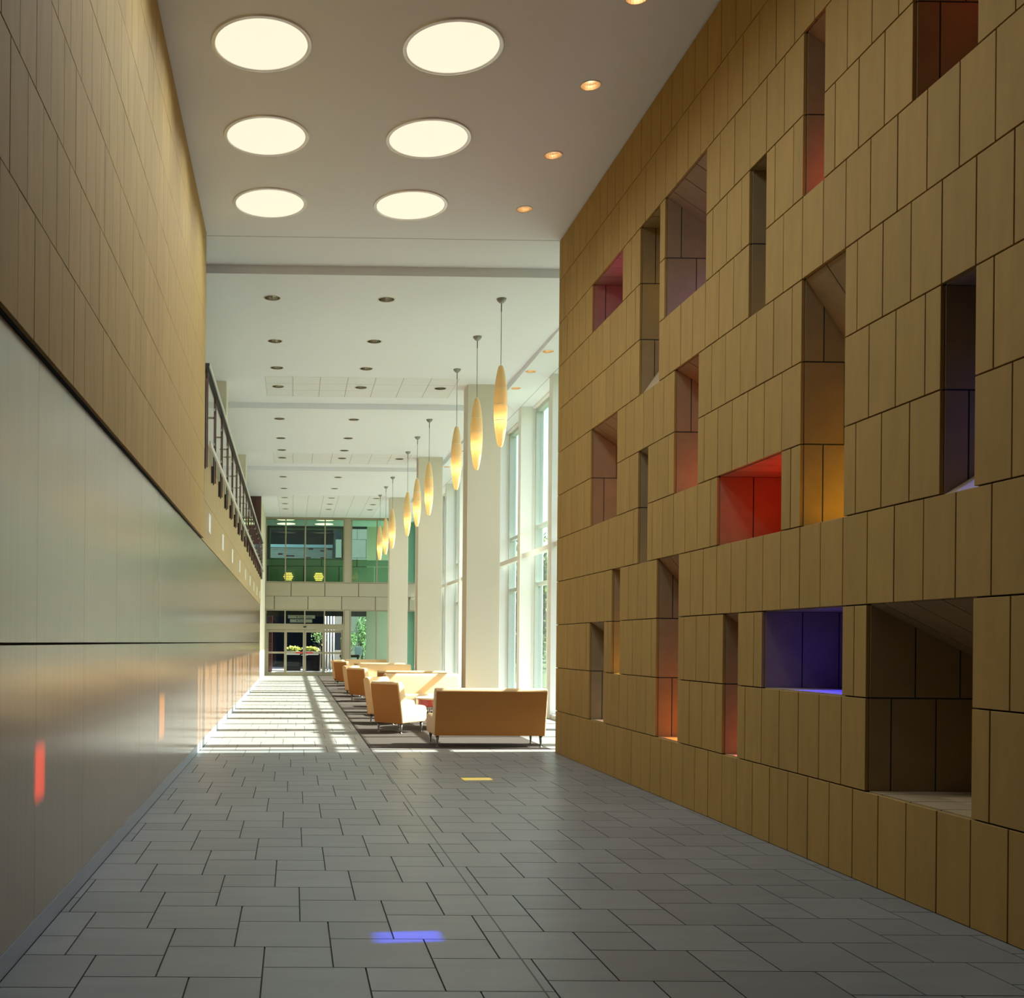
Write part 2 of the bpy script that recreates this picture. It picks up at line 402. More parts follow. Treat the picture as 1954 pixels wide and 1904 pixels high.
# ------------------------------------------------------------------ left wall: stone above, wood below
wall_left = struct('wall_left', BX(-1.75, XS - 0.03, Y0, YH - 0.15, 3.105, ZC + 0.4), JOINT)
ZL = [3.105 + 0.634 * k for k in range(7)] + [7.56]
YL = 5.993
mb = MB(); cnt = 0
for k in range(7):
    ph = 0.16 if k % 2 else 0.0
    n0 = int((4.3 - YL) / 0.32) - 1
    for n in range(n0, 34):
        y0, y1 = YL + ph + 0.32 * n, YL + ph + 0.32 * (n + 1)
        y1 = min(y1, YH - 0.15)
        if y1 - y0 < 0.03: continue
        if y1 < 11.4 and y1 > 4.7:
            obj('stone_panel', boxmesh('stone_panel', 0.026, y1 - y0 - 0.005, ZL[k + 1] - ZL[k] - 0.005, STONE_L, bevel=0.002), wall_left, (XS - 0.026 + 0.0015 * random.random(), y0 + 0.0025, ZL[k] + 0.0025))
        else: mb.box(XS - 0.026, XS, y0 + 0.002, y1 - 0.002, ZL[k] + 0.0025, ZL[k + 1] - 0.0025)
    mb.box(XS - 0.026, XS, Y0, YL + ph + 0.32 * n0 - 0.003, ZL[k] + 0.0025, ZL[k + 1] - 0.0025)
part('stone_panels_at_edges', mb, STONE_L, wall_left, kind='stuff')
part('stone_return', BX(-1.75, XS, YH - 0.15, YH - 0.125, 3.105, ZC + 0.4), STONE_L, wall_left)

wains = struct('wall_left_wainscot', BX(-1.75, XW - 0.022, Y0, 43.1, 0.0, 3.10), WOOD_BACK)
yy = 5.63 - 1.265 * 2
first = True
while yy < 43.09:
    y1 = min(yy + 1.265, 43.1)
    for zA, zB in ((0.115, 1.572), (1.586, 3.092)):
        obj('wood_panel', boxmesh('wood_panel', 0.02, y1 - yy - 0.003, zB - zA, WOOD), wains, (XW - 0.02, yy + 0.0015, zA))
    yy = y1
part('wood_panel_beside_camera', BX(XW - 0.02, XW, Y0, 5.63 - 1.265 * 2 - 0.003, 0.115, 3.092), WOOD, wains)
bl = struct('baseboard_left', BX(XW - 0.02, XW + 0.003, Y0, 43.1, 0.0, 0.112), BASE)
# balcony fascia continuing the wall over the wainscot
fas = struct('wall_left_balcony', BX(-1.75, XW - 0.024, YH - 0.12, 43.5, 3.105, 4.40), JOINT)
mb = MB()
for k, (zA, zB) in enumerate(((3.105, 3.739), (3.739, 4.373))):
    y = YH - 0.12 - (0.16 if k else 0)
    while y < 43.5:
        y1 = min(y + 0.32, 43.5); mb.box(XW - 0.024, XW, max(y, YH - 0.12) + 0.002, y1 - 0.002, zA + 0.003, zB - 0.003); y = y1
mb.box(XW - 0.024, XW, YH - 0.12, 43.5, 4.376, 4.46)
part('fascia_panels', mb, mat('fascia_stone', (0.38, 0.28, 0.13), 0.75, noise=3.0, noise_amt=0.08, stretch=(3, 3, 0.7)), fas, kind='stuff')
slab = struct('floor_balcony', BX(-6.0, XW - 0.03, YH - 0.12, YE, 4.40, 4.47), CREAM)
struct('wall_left_upper', BX(-6.2, -6.0, Y0, YE, 0, ZC + 0.4), CREAM)
struct('wall_left_plaster', MB().box(-1.75, XW, 43.1, YE, 0.0, 3.105).box(-1.75, XW + 0.001, 43.5, YE, 3.105, ZC), CREAM)
struct('trim_1', BX(-6.0, XW - 0.002, 43.44, 43.5, 4.47, ZC), MAROON_W)
struct('wall_left_back', BX(-6.0, -1.75, Y0, Y0 + 0.2, 0, ZC), CREAM)
for i in range(9):
    y = 16.75 + 3.165 * i
    if y > 43: break
    t = thing('wall_plate', '%s small white plate counted from the camera end of the row along the balcony edge' % ['first', 'second', 'third', 'fourth', 'fifth', 'sixth', 'seventh', 'eighth', 'ninth'][i], 'plate', (XW, y, 3.34), 0, 'white plates on the balcony fascia')
    part('frame', MB().box(0, 0.014, -0.01, 0.39, -0.01, 0.005).box(0, 0.014, -0.01, 0.39, 0.27, 0.285).box(0, 0.014, -0.01, 0.005, 0.005, 0.27).box(0, 0.014, 0.375, 0.39, 0.005, 0.27), WHITE_P, t)
    part('face', BX(0, 0.006, 0.005, 0.375, 0.005, 0.27), WHITE_P, t)

# ------------------------------------------------------------------ ceilings
def plane_with_holes(poly, holes, zf):
    vs = [Vector(p) for p in poly]; es = [(i, (i + 1) % len(poly)) for i in range(len(poly))]
    for (cx, cy, r) in holes:
        n = 20; b = len(vs)
        vs += [Vector((cx + r * math.cos(2 * PI * k / n), cy + r * math.sin(2 * PI * k / n))) for k in range(n)]
        es += [(b + k, b + (k + 1) % n) for k in range(n)]
    V, E_, F_, *_ = delaunay_2d_cdt(vs, es, [], 0, 1e-5)
    def inside(c):
        for (cx, cy, r) in holes:
            if (c[0] - cx) ** 2 + (c[1] - cy) ** 2 < (r * 0.97) ** 2: return False
        ins = False; n = len(poly)
        for i in range(n):
            a, b = poly[i], poly[(i + 1) % n]
            if (a[1] > c[1]) != (b[1] > c[1]) and c[0] < (b[0] - a[0]) * (c[1] - a[1]) / (b[1] - a[1]) + a[0]: ins = not ins
        return ins
    fs = [f for f in F_ if inside((sum(V[i][0] for i in f) / len(f), sum(V[i][1] for i in f) / len(f)))]
    m = MB(); m.add([(v[0], v[1], zf(v[0], v[1])) for v in V], [tuple(reversed(f)) for f in fs]); return m

ORD = ['first', 'second', 'third', 'fourth', 'fifth', 'sixth', 'seventh', 'eighth', 'ninth', 'tenth', 'eleventh', 'twelfth', 'thirteenth', 'fourteenth']
DL = []      # x, y, r, kind, label
for i, y in enumerate((9.72, 11.26, 12.88, 14.49)):
    DL.append((3.12, y, 0.105, 'warm', 'small warm recessed downlight in the hall ceiling beside the stone wall, %s in line' % ORD[i]))
bays = [16.79, 26.44, 36.0]; BL = 9.6
rowsY = [17.95, 20.65, 22.95, 24.75, 27.65, 30.5, 32.8, 34.3, 37.35, 40.6, 43.75, 45.7, 47.5]
DROP = 0.14
def ceil_z(x, y):
    for i, b in enumerate(bays):
        if b <= y < b + BL + (0.05 if i == 2 else 0):
            yc = b + 0.25 + (4.88 - x) * (2.92 / 6.2)           # crease runs diagonally
            ytop = b + 7.0
            if y <= yc: return ZC - DROP
            if y >= ytop: return ZC
            return ZC - DROP + DROP * (y - yc) / (ytop - yc)
    return ZC
for x, nm in ((-0.41, 'left'), (1.53, 'middle')):
    for i, y in enumerate(rowsY):
        DL.append((x, y, 0.135, 'cool', 'silver recessed downlight in the %s row of the lounge ceiling, %s from the near end' % (nm, ORD[i])))
for i, y in enumerate((24.75, 34.3, 43.75, 45.7, 47.5)):
    DL.append((3.39, y, 0.135, 'cool', 'silver recessed downlight in the right row of the ceiling tiles, %s from the near end' % ORD[i]))
for i, y in enumerate((19.3, 21.0, 22.55, 24.05, 27.2, 28.8, 30.4, 32.0, 34.9)):
    DL.append((5.02, y, 0.112, 'warm', 'warm glowing downlight in the soffit above the tall windows, %s from the near end' % ORD[i]))
def holes_in(poly):
    xs = [p[0] for p in poly]; ys = [p[1] for p in poly]
    return xs, ys
def inpoly(c, poly):
    ins = False; n = len(poly)
    for i in range(n):
        a, b = poly[i], poly[(i + 1) % n]
        if (a[1] > c[1]) != (b[1] > c[1]) and c[0] < (b[0] - a[0]) * (c[1] - a[1]) / (b[1] - a[1]) + a[0]: ins = not ins
    return ins
def cpoly(mb, poly, zf):
    h = [(d[0], d[1], d[2]) for d in DL if inpoly(d[:2], poly)]
    q = plane_with_holes(poly, h, zf); mb.add(q.v, q.f)
mbc = MB()
cpoly(mbc, [(XS - 0.4, Y0), (XR + 0.5, Y0), (XR + 0.5, YH), (XS - 0.4, YH)], lambda x, y: ZC)
struct('ceiling', mbc, WHITE)
mbl = MB()
cpoly(mbl, [(-6.0, YH + 0.004), (4.88, YH + 0.004), (4.88, bays[0]), (-6.0, bays[0])], lambda x, y: ZC)
tile_zones = []
def crz(b): return lambda x, y: ZC - DROP + DROP * max(0.0, min(1.0, (y - (b + 0.25 + (4.88 - x) * (2.92 / 6.2))) / (b + 7.0 - (b + 0.25 + (4.88 - x) * (2.92 / 6.2)))))
for i, b in enumerate(bays):
    e = bays[i + 1] if i < 2 else YE
    mbl.add([(-6, b, ZC), (4.88, b, ZC), (4.88, b, ZC - DROP), (-6, b, ZC - DROP)], [(0, 1, 2, 3)])
    cl = lambda x: b + 0.25 + (4.88 - x) * (2.92 / 6.2)
    xl = -6.0; ycl = cl(xl)
    zf = crz(b)
    cpoly(mbl, [(xl, b), (4.88, b), (4.88, cl(4.88)), (xl, ycl)], lambda x, y: ZC - DROP)
    cpoly(mbl, [(xl, ycl), (4.88, cl(4.88)), (4.88, b + 7.0), (xl, b + 7.0)], zf)
    # flat tiled zone
    ty0, ty1 = b + 7.03, b + 7.03 + 3 * 0.63
    if i == 2: ty1 = YE - 0.25
    tx0, tx1 = -0.69, -0.69 + 7 * 0.627
    tile_zones.append((tx0, tx1, ty0, ty1))
    zfl = lambda x, y: ZC
    cpoly(mbl, [(xl, b + 7.0), (4.88, b + 7.0), (4.88, ty0), (xl, ty0)], zfl)
    cpoly(mbl, [(xl, ty0), (tx0, ty0), (tx0, ty1), (xl, ty1)], zfl)
    cpoly(mbl, [(tx1, ty0), (4.88, ty0), (4.88, ty1), (tx1, ty1)], zfl)
    cpoly(mbl, [(xl, ty1), (4.88, ty1), (4.88, e), (xl, e)], zfl)
# soffit strip beside the windows
cpoly(mbl, [(4.88, YH + 0.02), (6.1, YH + 0.02), (6.1, YE), (4.88, YE)], lambda x, y: ZC - DROP)
mbl.add([(4.88, YH, ZC - DROP), (4.88, YE, ZC - DROP), (4.88, YE, ZC + 0.05), (4.88, YH, ZC + 0.05)], [(0, 1, 2, 3)])
ceil2 = struct('ceiling_lounge', mbl, WHITE)
part('soffit_joint_line', BX(5.535, 5.545, YH + 0.02, YE, ZC - DROP - 0.001, ZC - DROP + 0.004), mat('thin_joint_line', (0.3, 0.29, 0.26), 0.8), ceil2)  # grey line along the joint between soffit and window header
TILE_C = mat('ceiling_tile', (0.81, 0.83, 0.87), 0.9, noise=60, noise_amt=0.03, spec=0.1)
GAP_C = mat('ceiling_tile_grid', (0.34, 0.32, 0.27), 0.9)
mbg = MB()
for (tx0, tx1, ty0, ty1) in tile_zones:
    ny = max(1, round((ty1 - ty0) / 0.63)); dy = (ty1 - ty0) / ny
    mbg.box(tx0, tx1, ty0, ty1, ZC + 0.20, ZC + 0.21)
    for a in range(7):
        for c in range(ny):
            x0, x1 = tx0 + 0.627 * a + 0.006, tx0 + 0.627 * (a + 1) - 0.006
            y0, y1 = ty0 + dy * c + 0.006, ty0 + dy * (c + 1) - 0.006
            hs = [d for d in DL if x0 + .02 < d[0] < x1 - .02 and y0 + .02 < d[1] < y1 - .02]
            if hs:
                d = hs[0]; q = plane_with_holes([(0, 0), (x1 - x0, 0), (x1 - x0, y1 - y0), (0, y1 - y0)], [(d[0] - x0, d[1] - y0, d[2])], lambda x, y: 0.0)
                obj('ceiling_tile', q.mesh('ceiling_tile', TILE_C), ceil2, (x0, y0, ZC))
            else:
                obj('ceiling_tile', boxmesh('ceiling_tile', x1 - x0, y1 - y0, 0.012, TILE_C), ceil2, (x0, y0, ZC))
    for a in range(8):
        xg = tx0 + 0.627 * a; mbg.box(xg - 0.0055, xg + 0.0055, ty0, ty1, ZC + 0.004, ZC + 0.012)
    for c in range(ny + 1):
        yg = ty0 + dy * c; mbg.box(tx0, tx1, yg - 0.0055, yg + 0.0055, ZC + 0.004, ZC + 0.012)
part('tile_grid', mbg, GAP_C, ceil2, kind='stuff')
part('ceiling_joint_line', BX(XS, XR, YH - 0.004, YH + 0.008, ZC - 0.0015, ZC + 0.01), GAP_C, ceil2)
struct('roof', MB().box(-6.3, XR + T, Y0 - 0.2, YH, 8.0, 8.15).box(-6.3, 6.35, YH, YE + 4.3, 8.0, 8.15), PAVING)
struct('wall_front', BX(-1.75, XR + T, Y0 - 0.2, Y0, 0, ZC + 0.4), CREAM)

# round ceiling lights
HALL_W = 14.0
def round_light(x, y, label):
    t = thing('round_ceiling_light', label, 'ceiling light', (x, y, ZC), 0, 'big round lights in the hall ceiling')
    me = _cache.get('ring')
    if not me:
        me = MB().lathe([(0.460, -0.004), (0.462, -0.016), (0.468, -0.020), (0.500, -0.016), (0.508, 0.0)], 64, cap0=False, cap1=False).mesh('trim_ring', RIM, smooth=False); _cache['ring'] = me
        _cache['dif'] = MB().lathe([(0.0, -0.012), (0.30, -0.012), (0.461, -0.008)], 64, cap0=False, cap1=False).mesh('diffuser', LIT_BIG, smooth=True)
    obj('trim_ring', me, t); obj('diffuser', _cache['dif'], t)
    ld = bpy.data.lights.new('diffuser_light', 'AREA'); ld.shape = 'DISK'; ld.size = 0.9; ld.energy = HALL_W; ld.color = (0.78, 0.90, 1.0); ld.spread = math.radians(150)
    lo = bpy.data.objects.new('diffuser_light', ld); COL.objects.link(lo); lo.parent = t; lo.location = (0, 0, -0.03)
for i, y in enumerate((8.66, 6.75)):  # unseen rows continuing the visible ones, added to light the near hall
    for x, sd_ in ((-0.37, 'left'), (1.545, 'right')):
        round_light(x, y, 'unseen round light added to the %s row overhead, %s the picture frame' % (sd_, ('just above', 'farther above')[i]))
for i, y in enumerate((10.58, 12.50, 14.41)):
    for x, sd_ in ((-0.37, 'left'), (1.545, 'right')):
        round_light(x, y, '%s big round lit ceiling light in the %s row of the hall' % (('nearest', 'middle', 'farthest')[i], sd_))
# recessed downlights
def dl_meshes(r, kind):
    k = ('dl', r, kind)
    if k not in _cache:
        h = 0.16
        ring = MB().lathe([(r * 0.98, 0.0), (r * 1.0, -0.006), (r * 1.12, -0.005), (r * 1.14, 0.001)], 24, cap0=False, cap1=False).mesh('trim_ring', WHITE_P if kind == 'warm' else ALU_L, smooth=True)
        refl = MB().lathe([(r * 0.99, -0.002), (r * 0.96, 0.05), (r * 0.85, 0.11), (r * 0.55, h)], 24, cap0=False, cap1=True).mesh('reflector', COPPER if kind == 'warm' else CHROME, smooth=False)
        bulb = MB().lathe([(0.0, 0.10), (r * 0.30, 0.105), (r * 0.42, 0.125), (r * 0.40, 0.15)], 16, cap0=False, cap1=True).mesh('bulb', LIT_SML, smooth=True)
        _cache[k] = (ring, refl, bulb)
    return _cache[k]
for (x, y, r, kind, lab) in DL:
    z = ZC if y < YH else (ZC - DROP if x > 4.9 else ceil_z(x, y))
    t = thing('recessed_downlight', lab, 'downlight', (x, y, z), 0, 'recessed downlights')
    a, b, c = dl_meshes(r, kind)
    obj('trim_ring', a, t); obj('reflector', b, t); obj('bulb', c, t)

# ------------------------------------------------------------------ window wall on the right of the lounge
PY = [15.62, 16.85, 19.78] + [22.72 + 3.165 * k for k in range(0, 10)]
PY = [y for y in PY if y < YE + 4]
wall_win = struct('wall_window_side', MB().box(XR + T, 6.2, YH - 0.2, YH, 0, ZC + 0.4).box(5.83, 6.15, YH, YE + 4, 7.38, ZC + 0.4).box(5.95, 6.15, YH, YE + 4, -0.3, 0.10), PIER)
for i, y in enumerate(PY):
    part('pier', MB().box(5.54, 5.83, y, y + 0.30, 0.0, ZC - DROP + 0.01).box(5.83, 6.12, y + 0.02, y + 0.28, 0.0, ZC - DROP), PIER, wall_win)
part('inner_rail', BX(5.60, 5.72, YH, YE, 3.70, 3.81), PIER, wall_win)
part('sill_curb', BX(5.56, 5.96, YH, YE, 0.0, 0.09), PIER, wall_win)
for i in range(len(PY) - 1):
    ya, yb = PY[i] + 0.28, PY[i + 1] + 0.02
    if yb - ya < 0.4: continue
    wn = struct('window_%d' % (i + 1), MB().box(5.90, 6.08, ya, ya + 0.09, 0.10, 7.38).box(5.90, 6.08, yb - 0.09, yb, 0.10, 7.38).box(5.92, 6.07, ya, yb, 7.29, 7.38).box(5.92, 6.07, ya, yb, 0.10, 0.18), ALU)
    ym = (ya + yb) / 2
    part('mullion', BX(5.88, 6.14, ym - 0.06, ym + 0.06, 0.18, 7.29), ALU, wn)
    for zz in (3.02, 4.42): part('transom', BX(5.94, 6.06, ya + 0.09, yb - 0.09, zz, zz + 0.09), ALU, wn)
    for (p, q) in ((ya + 0.09, ym - 0.06), (ym + 0.06, yb - 0.09)):
        for (zA, zB) in ((0.18, 3.02), (3.11, 4.42), (4.51, 7.29)):
            part('glass_pane', BX(5.995, 6.005, p, q, zA, zB), GLASS, wn)

# columns
def column(x0, x1, y, label):
    h = (ceil_z((x0 + x1) / 2, y)) + 0.02
    t = thing('column', label, 'column', ((x0 + x1) / 2, y + 0.3, 0), 0, 'cream columns of the lounge')
    hw = (x1 - x0) / 2
    part('shaft', BX(-hw, hw, -0.3, 0.3, 0.09, h), COLM, t, bevel=0.008, seg=2)
    part('base_trim', BX(-hw - 0.006, hw + 0.006, -0.306, 0.306, 0, 0.09), PIER, t)
column(3.97, 4.74, 24.30, 'broad cream column behind the nearest sofa, nearest of the three by the windows')
column(3.97, 4.74, 33.86, 'cream column in the middle of the three by the windows')
column(3.92, 4.68, 43.36, 'farthest cream column by the windows, beside the glass end wall')
def ucol(x0, x1, y, label):
    t = thing('column', label, 'column', ((x0 + x1) / 2, y + 0.3, 4.47), 0, 'cream columns on the balcony')
    hw = (x1 - x0) / 2; part('shaft', BX(-hw, hw, -0.3, 0.3, 0, 3.12), COLM, t, bevel=0.008)
ucol(-2.4, -1.58, 24.30, 'nearer cream column standing on the balcony behind the railing')
ucol(-2.35, -1.56, 33.80, 'farther cream column standing on the balcony behind the railing')

# ------------------------------------------------------------------ balcony railing
rail = thing('balcony_railing', 'long balcony railing of dark posts, glass panes and metal rails above the stone edge', 'railing', (XW, 0, 0))
py = [15.62 + 1.635 * k for k in range(18)]
for k, y in enumerate(py):
    m = part('post', MB().box(0.030, 0.048, y, y + 0.06, 4.15, 5.60).box(0.0, 0.030, y, y + 0.06, 4.18, 4.45), BRONZE, rail)
    part('face_bar', BX(0.056, 0.074, y + 0.005, y + 0.055, 4.17, 5.58), MAROON, m)
    if k < 17:
        g = part('glass_pane', BX(0.047, 0.055, y + 0.09, y + 1.60, 4.56, 5.54), GLASS_C, rail)
        for (dy, dz) in ((0.12, 0.22), (0.12, 0.78), (1.5, 0.22), (1.5, 0.78)):
            part('clip', MB().lathe([(0.022, -0.01), (0.022, 0.022), (0.012, 0.03)], 10, (0, 0, 0)).tf(Matrix.Translation((0.05, y + dy, 4.56 + dz)) @ Matrix.Rotation(PI / 2, 4, 'Y')) if False else BX(0.036, 0.068, y + dy - 0.018, y + dy + 0.018, 4.56 + dz - 0.018, 4.56 + dz + 0.018), SILVER, g)
part('handrail', MB().box(0.0, 0.10, 15.5, 43.44, 5.63, 5.67).box(0.03, 0.07, 15.5, 43.44, 5.60, 5.63), BRONZE, rail)
part('handrail_cap', BX(0.095, 0.112, 15.5, 43.44, 5.61, 5.675), ALU_L, rail)
part('foot_rail', BX(0.096, 0.125, 15.6, 43.44, 4.47, 4.545), ALU_L, rail)

# ------------------------------------------------------------------ pendants
def pendant(x, y, i, label):
    zt = ceil_z(x, y)
    t = thing('pendant_lamp', label, 'pendant lamp', (x, y, zt), 0, 'spindle pendant lamps along the windows')
    if 'pend' not in _cache:
        prof = []
        for k in range(25):
            s = k / 24; r = 0.036 + 0.080 * math.sin(PI * min(1, max(0, s))) ** 0.72
            prof.append((r, 1.36 * s))
        sh = MB().lathe(prof, 28, cap0=False, cap1=False).mesh('shade', SHADE, smooth=True)
        rm = []
        for s in (0.32, 0.52, 0.72):
            r = 0.036 + 0.080 * math.sin(PI * s) ** 0.72
            rm.append(MB().lathe([(r, 1.36 * s - 0.005), (r + 0.003, 1.36 * s), (r, 1.36 * s + 0.005)], 28, cap0=False, cap1=False).mesh('seam_ring', RING, smooth=True))
        cap = MB().lathe([(0.036, 1.352), (0.02, 1.372), (0.006, 1.39)], 16).mesh('top_cap', RING, smooth=True)
        can = MB().lathe([(0.012, -0.085), (0.045, -0.065), (0.075, -0.03), (0.085, 0.0)], 24).mesh('canopy', CANOPY, smooth=True)
        _cache['pend'] = (sh, rm, cap, can)
    sh, rm, cap, can = _cache['pend']
    zb = 4.935 - zt
    obj('canopy', can, t)
    part('cable', MB().tube([(0, 0, -0.08), (0, 0, zb + 1.385)], 0.005, 6).tube([(0, 0, -0.08), (0, 0, -0.22)], 0.009, 8), BRONZE, t)
    s = obj('shade', sh, t, (0, 0, zb)); obj('top_cap', cap, t, (0, 0, zb))
    for r in rm: obj('seam_ring', r, s)
    part('tie_thread', MB().tube([(-0.09, -0.07, 0.30), (-0.06, -0.095, 0.36), (-0.03, -0.110, 0.42)], 0.003, 5), RING, s)
    if i == 0:
        part('loose_wire', MB().tube([(0.02, -0.123, 0.74), (0.08, -0.11, 0.70), (0.14, -0.10, 0.63), (0.16, -0.10, 0.635), (0.20, -0.10, 0.60)], 0.004, 5), RING, s)
    ld = bpy.data.lights.new('pendant_bulb', 'POINT'); ld.energy = 1.2; ld.color = (1.0, 0.72, 0.36); ld.shadow_soft_size = 0.03
    lo = bpy.data.objects.new('pendant_bulb', ld); COL.objects.link(lo); lo.parent = s; lo.location = (0, 0, 0.43)
for i, (x, y) in enumerate([(3.467, 17.84), (3.479, 20.25), (3.50, 22.9), (3.50, 27.55), (3.50, 30.2), (3.52, 32.9), (3.45, 37.2), (3.45, 39.9), (3.45, 42.6)]):
    lab = 'cream spindle pendant lamp, ' + ['nearest and largest of the row, with a loose bright wire', 'second from the camera', 'third from the camera, in front of the nearest column', 'fourth from the camera, just beyond the nearest column', 'fifth from the camera', 'sixth from the camera, before the middle column', 'seventh from the camera', 'eighth from the camera', 'farthest and smallest of the row'][i]
    pendant(x, y, i, lab)

# ------------------------------------------------------------------ furniture
def leg_mesh():
    if 'leg' not in _cache:
        _cache['leg'] = MB().lathe([(0.026, 0.0), (0.026, 0.008), (0.011, 0.012), (0.013, 0.04), (0.030, 0.185)], 12).mesh('leg', LEGM, smooth=True)
    return _cache['leg']
def ext(prof, x0, x1): return MB().prism([(x0, y, z) for y, z in prof], (x1 - x0, 0, 0))
def seatpiece(L, wing):
    seat = ext([(-0.30, 0.18), (0.33, 0.19), (0.385, 0.24), (0.40, 0.38), (0.37, 0.465), (0.28, 0.49), (-0.24, 0.445)], -L / 2, L / 2)
    back = ext([(-0.31, 0.175), (-0.20, 0.19), (-0.165, 0.44), (-0.215, 0.66), (-0.275, 0.86), (-0.32, 0.915), (-0.40, 0.915), (-0.435, 0.875), (-0.40, 0.66), (-0.345, 0.40)], -L / 2 - 0.004, L / 2 + 0.004)
    panel = MB(); w = L / 2 - 0.012
    pts = [(-0.318, 0.178), (-0.352, 0.40), (-0.408, 0.66), (-0.442, 0.865)]
    panel.prism([(-w, y, z) for y, z in pts] + [(-w, y + 0.006, z) for y, z in reversed(pts)], (2 * w, 0, 0))
    return seat, back, panel
def sofa(L, name, cat, label, loc, rz, grp):
    k = ('sofa', L)
    if k not in _cache:
        t = thing(name, label, cat, loc, rz, grp)
        a, b, c = seatpiece(L, 0)
        part('seat', a, FAB, t, smooth=True, bevel=0.028, seg=3)
        part('back', b, FAB, t, smooth=True, bevel=0.026, seg=3)
        part('shaded_back_panel', c, FAB_SHADE, t, fix=True, label='outer back panel with shade put into its colour')
        lx = L / 2 - 0.06
        for sx in (-lx, lx):
            for y in (-0.27, 0.30): obj('leg', leg_mesh(), t, (sx, y, 0))
        _cache[k] = t; return t
    return dup(_cache[k], loc, rz, label)
SG, CG = 'cream and gold lounge sofas', 'cream and gold slipper chairs'
D = 9.9
zc_ = 0.0035
sof = [(3.03, 16.60, 0.05, 'nearest lounge sofa, its shade-coloured back turned to the camera beside the stone wall corner'),
       (2.97, 23.50, PI + 0.22, 'cream lounge sofa facing the camera behind the red coffee table of the nearest group'),
       (2.95, 26.55, 0.03, 'lounge sofa standing back to back behind the first sofa that faces the camera'),
       (2.97, 33.35, PI + 0.20, 'cream lounge sofa facing the camera in the middle seating group'),
       (2.95, 36.5, 0.02, 'lounge sofa, back to the camera, at the near side of the farthest group'),
       (3.05, 43.2, PI + 0.18, 'farthest cream lounge sofa, facing the camera before the glass end wall')]
for x, y, rz, lab in sof: sofa(1.74, 'lounge_sofa', 'sofa', lab, (x, y, zc_), rz, SG)
ch = [(1.92, 19.0, -PI / 4, 'nearest slipper chair, shade-coloured back to the camera, seat lit by the sun'),
      (1.93, 20.99, -PI * 3 / 4, 'slipper chair right behind the nearest one, turned towards it'),
      (1.99, 28.9, -PI / 4, 'nearer slipper chair of the middle seating group'),
      (1.99, 31.3, -PI * 3 / 4, 'farther slipper chair of the middle seating group'),
      (2.02, 39.1, -PI / 4, 'nearer slipper chair of the farthest seating group'),
      (2.02, 41.3, -PI * 3 / 4, 'slipper chair closest to the end wall doors')]
for x, y, rz, lab in ch: sofa(0.64, 'slipper_chair', 'chair', lab, (x, y, zc_), rz, CG)
def table(x, y, label):
    if 'table' in _cache: return dup(_cache['table'], (x, y, zc_), 0, label)
    t = thing('coffee_table', label, 'table', (x, y, zc_), 0, 'round red coffee tables')
    part('tabletop', MB().lathe([(0.585, 0.545), (0.60, 0.555), (0.60, 0.568), (0.585, 0.575)], 48), TOP_GLARE, t, label='table top with sun glare put into its colour')
    part('apron', MB().lathe([(0.565, 0.42), (0.575, 0.43), (0.575, 0.545)], 48), RED, t, smooth=False, label='red lacquered drum')
    for k in range(4):
        a = PI / 4 + k * PI / 2
        part('leg', MB().tube([(0.40 * math.cos(a), 0.40 * math.sin(a), 0.42), (0.46 * math.cos(a), 0.46 * math.sin(a), 0.004)], 0.022, 10, 0.012), ALU_L, t)
    part('shelf', MB().lathe([(0.40, 0.20), (0.405, 0.21), (0.40, 0.22)], 32), RED, t)
    _cache['table'] = t; return t
table(2.92, 20.0, 'round red coffee table between the nearest sofas and chairs')
table(2.95, 29.95, 'round red coffee table of the middle seating group')
table(2.98, 39.9, 'round red coffee table of the farthest seating group')

# ------------------------------------------------------------------ end wall
we = struct('wall_back', MB().box(XW - 0.4, 6.2, YE, YE + 0.30, 3.16, 4.44).box(2.44, 2.70, YE, YE + 0.30, 0, ZC + 0.4).box(XW - 0.4, 6.2, YE, YE + 0.3, 7.55, ZC + 0.4).box(5.95, 6.2, YE, YE + 0.3, 0, ZC + 0.4), JOINT)
PAN = mat('stone_spandrel', (0.40, 0.36, 0.27), 0.8, var=0.04, noise=25, noise_amt=0.03)
for r, (zA, zB, x0) in enumerate(((3.80, 4.43, -1.73), (3.165, 3.785, -2.53))):
    x = x0
    while x < 5.95:
        a, b = max(x, XW), min(x + 1.61, 5.95)
        if b - a > 0.05: obj('spandrel_panel', boxmesh('spandrel_panel', b - a - 0.03, 0.03, zB - zA, PAN), we, (a + 0.015, YE - 0.025, zA))
        x += 1.61
part('pier_cladding', MB().box(2.45, 2.69, YE - 0.02, YE, 0, 3.15).box(2.42, 2.72, YE - 0.02, YE, 4.45, 7.55), PAN, we)
part('header_trim', BX(XW, 5.95, YE - 0.04, YE, 7.50, ZC + 0.01), DOORF, we)
def glazed(name, x0, x1, z0, z1, mulls, m=DOORF, gm=GLASS_G, y=YE, fw_=0.06):
    wn = struct(name, MB().box(x0, x0 + fw_, y, y + .12, z0, z1).box(x1 - fw_, x1, y, y + .12, z0, z1).box(x0 + fw_, x1 - fw_, y, y + .12, z0, z0 + fw_).box(x0 + fw_, x1 - fw_, y, y + .12, z1 - fw_, z1), m)
    xs = [x0 + fw_] + [v for mx in mulls for v in (mx - 0.03, mx + 0.03)] + [x1 - fw_]
    for mx in mulls: part('mullion', BX(mx - 0.03, mx + 0.03, y - 0.03, y + .12, z0 + fw_, z1 - fw_), m, wn)
    for a, b in zip(xs[::2], xs[1::2]): part('glass_pane', BX(a, b, y + 0.05, y + 0.06, z0 + fw_, z1 - fw_), gm, wn)
    return wn
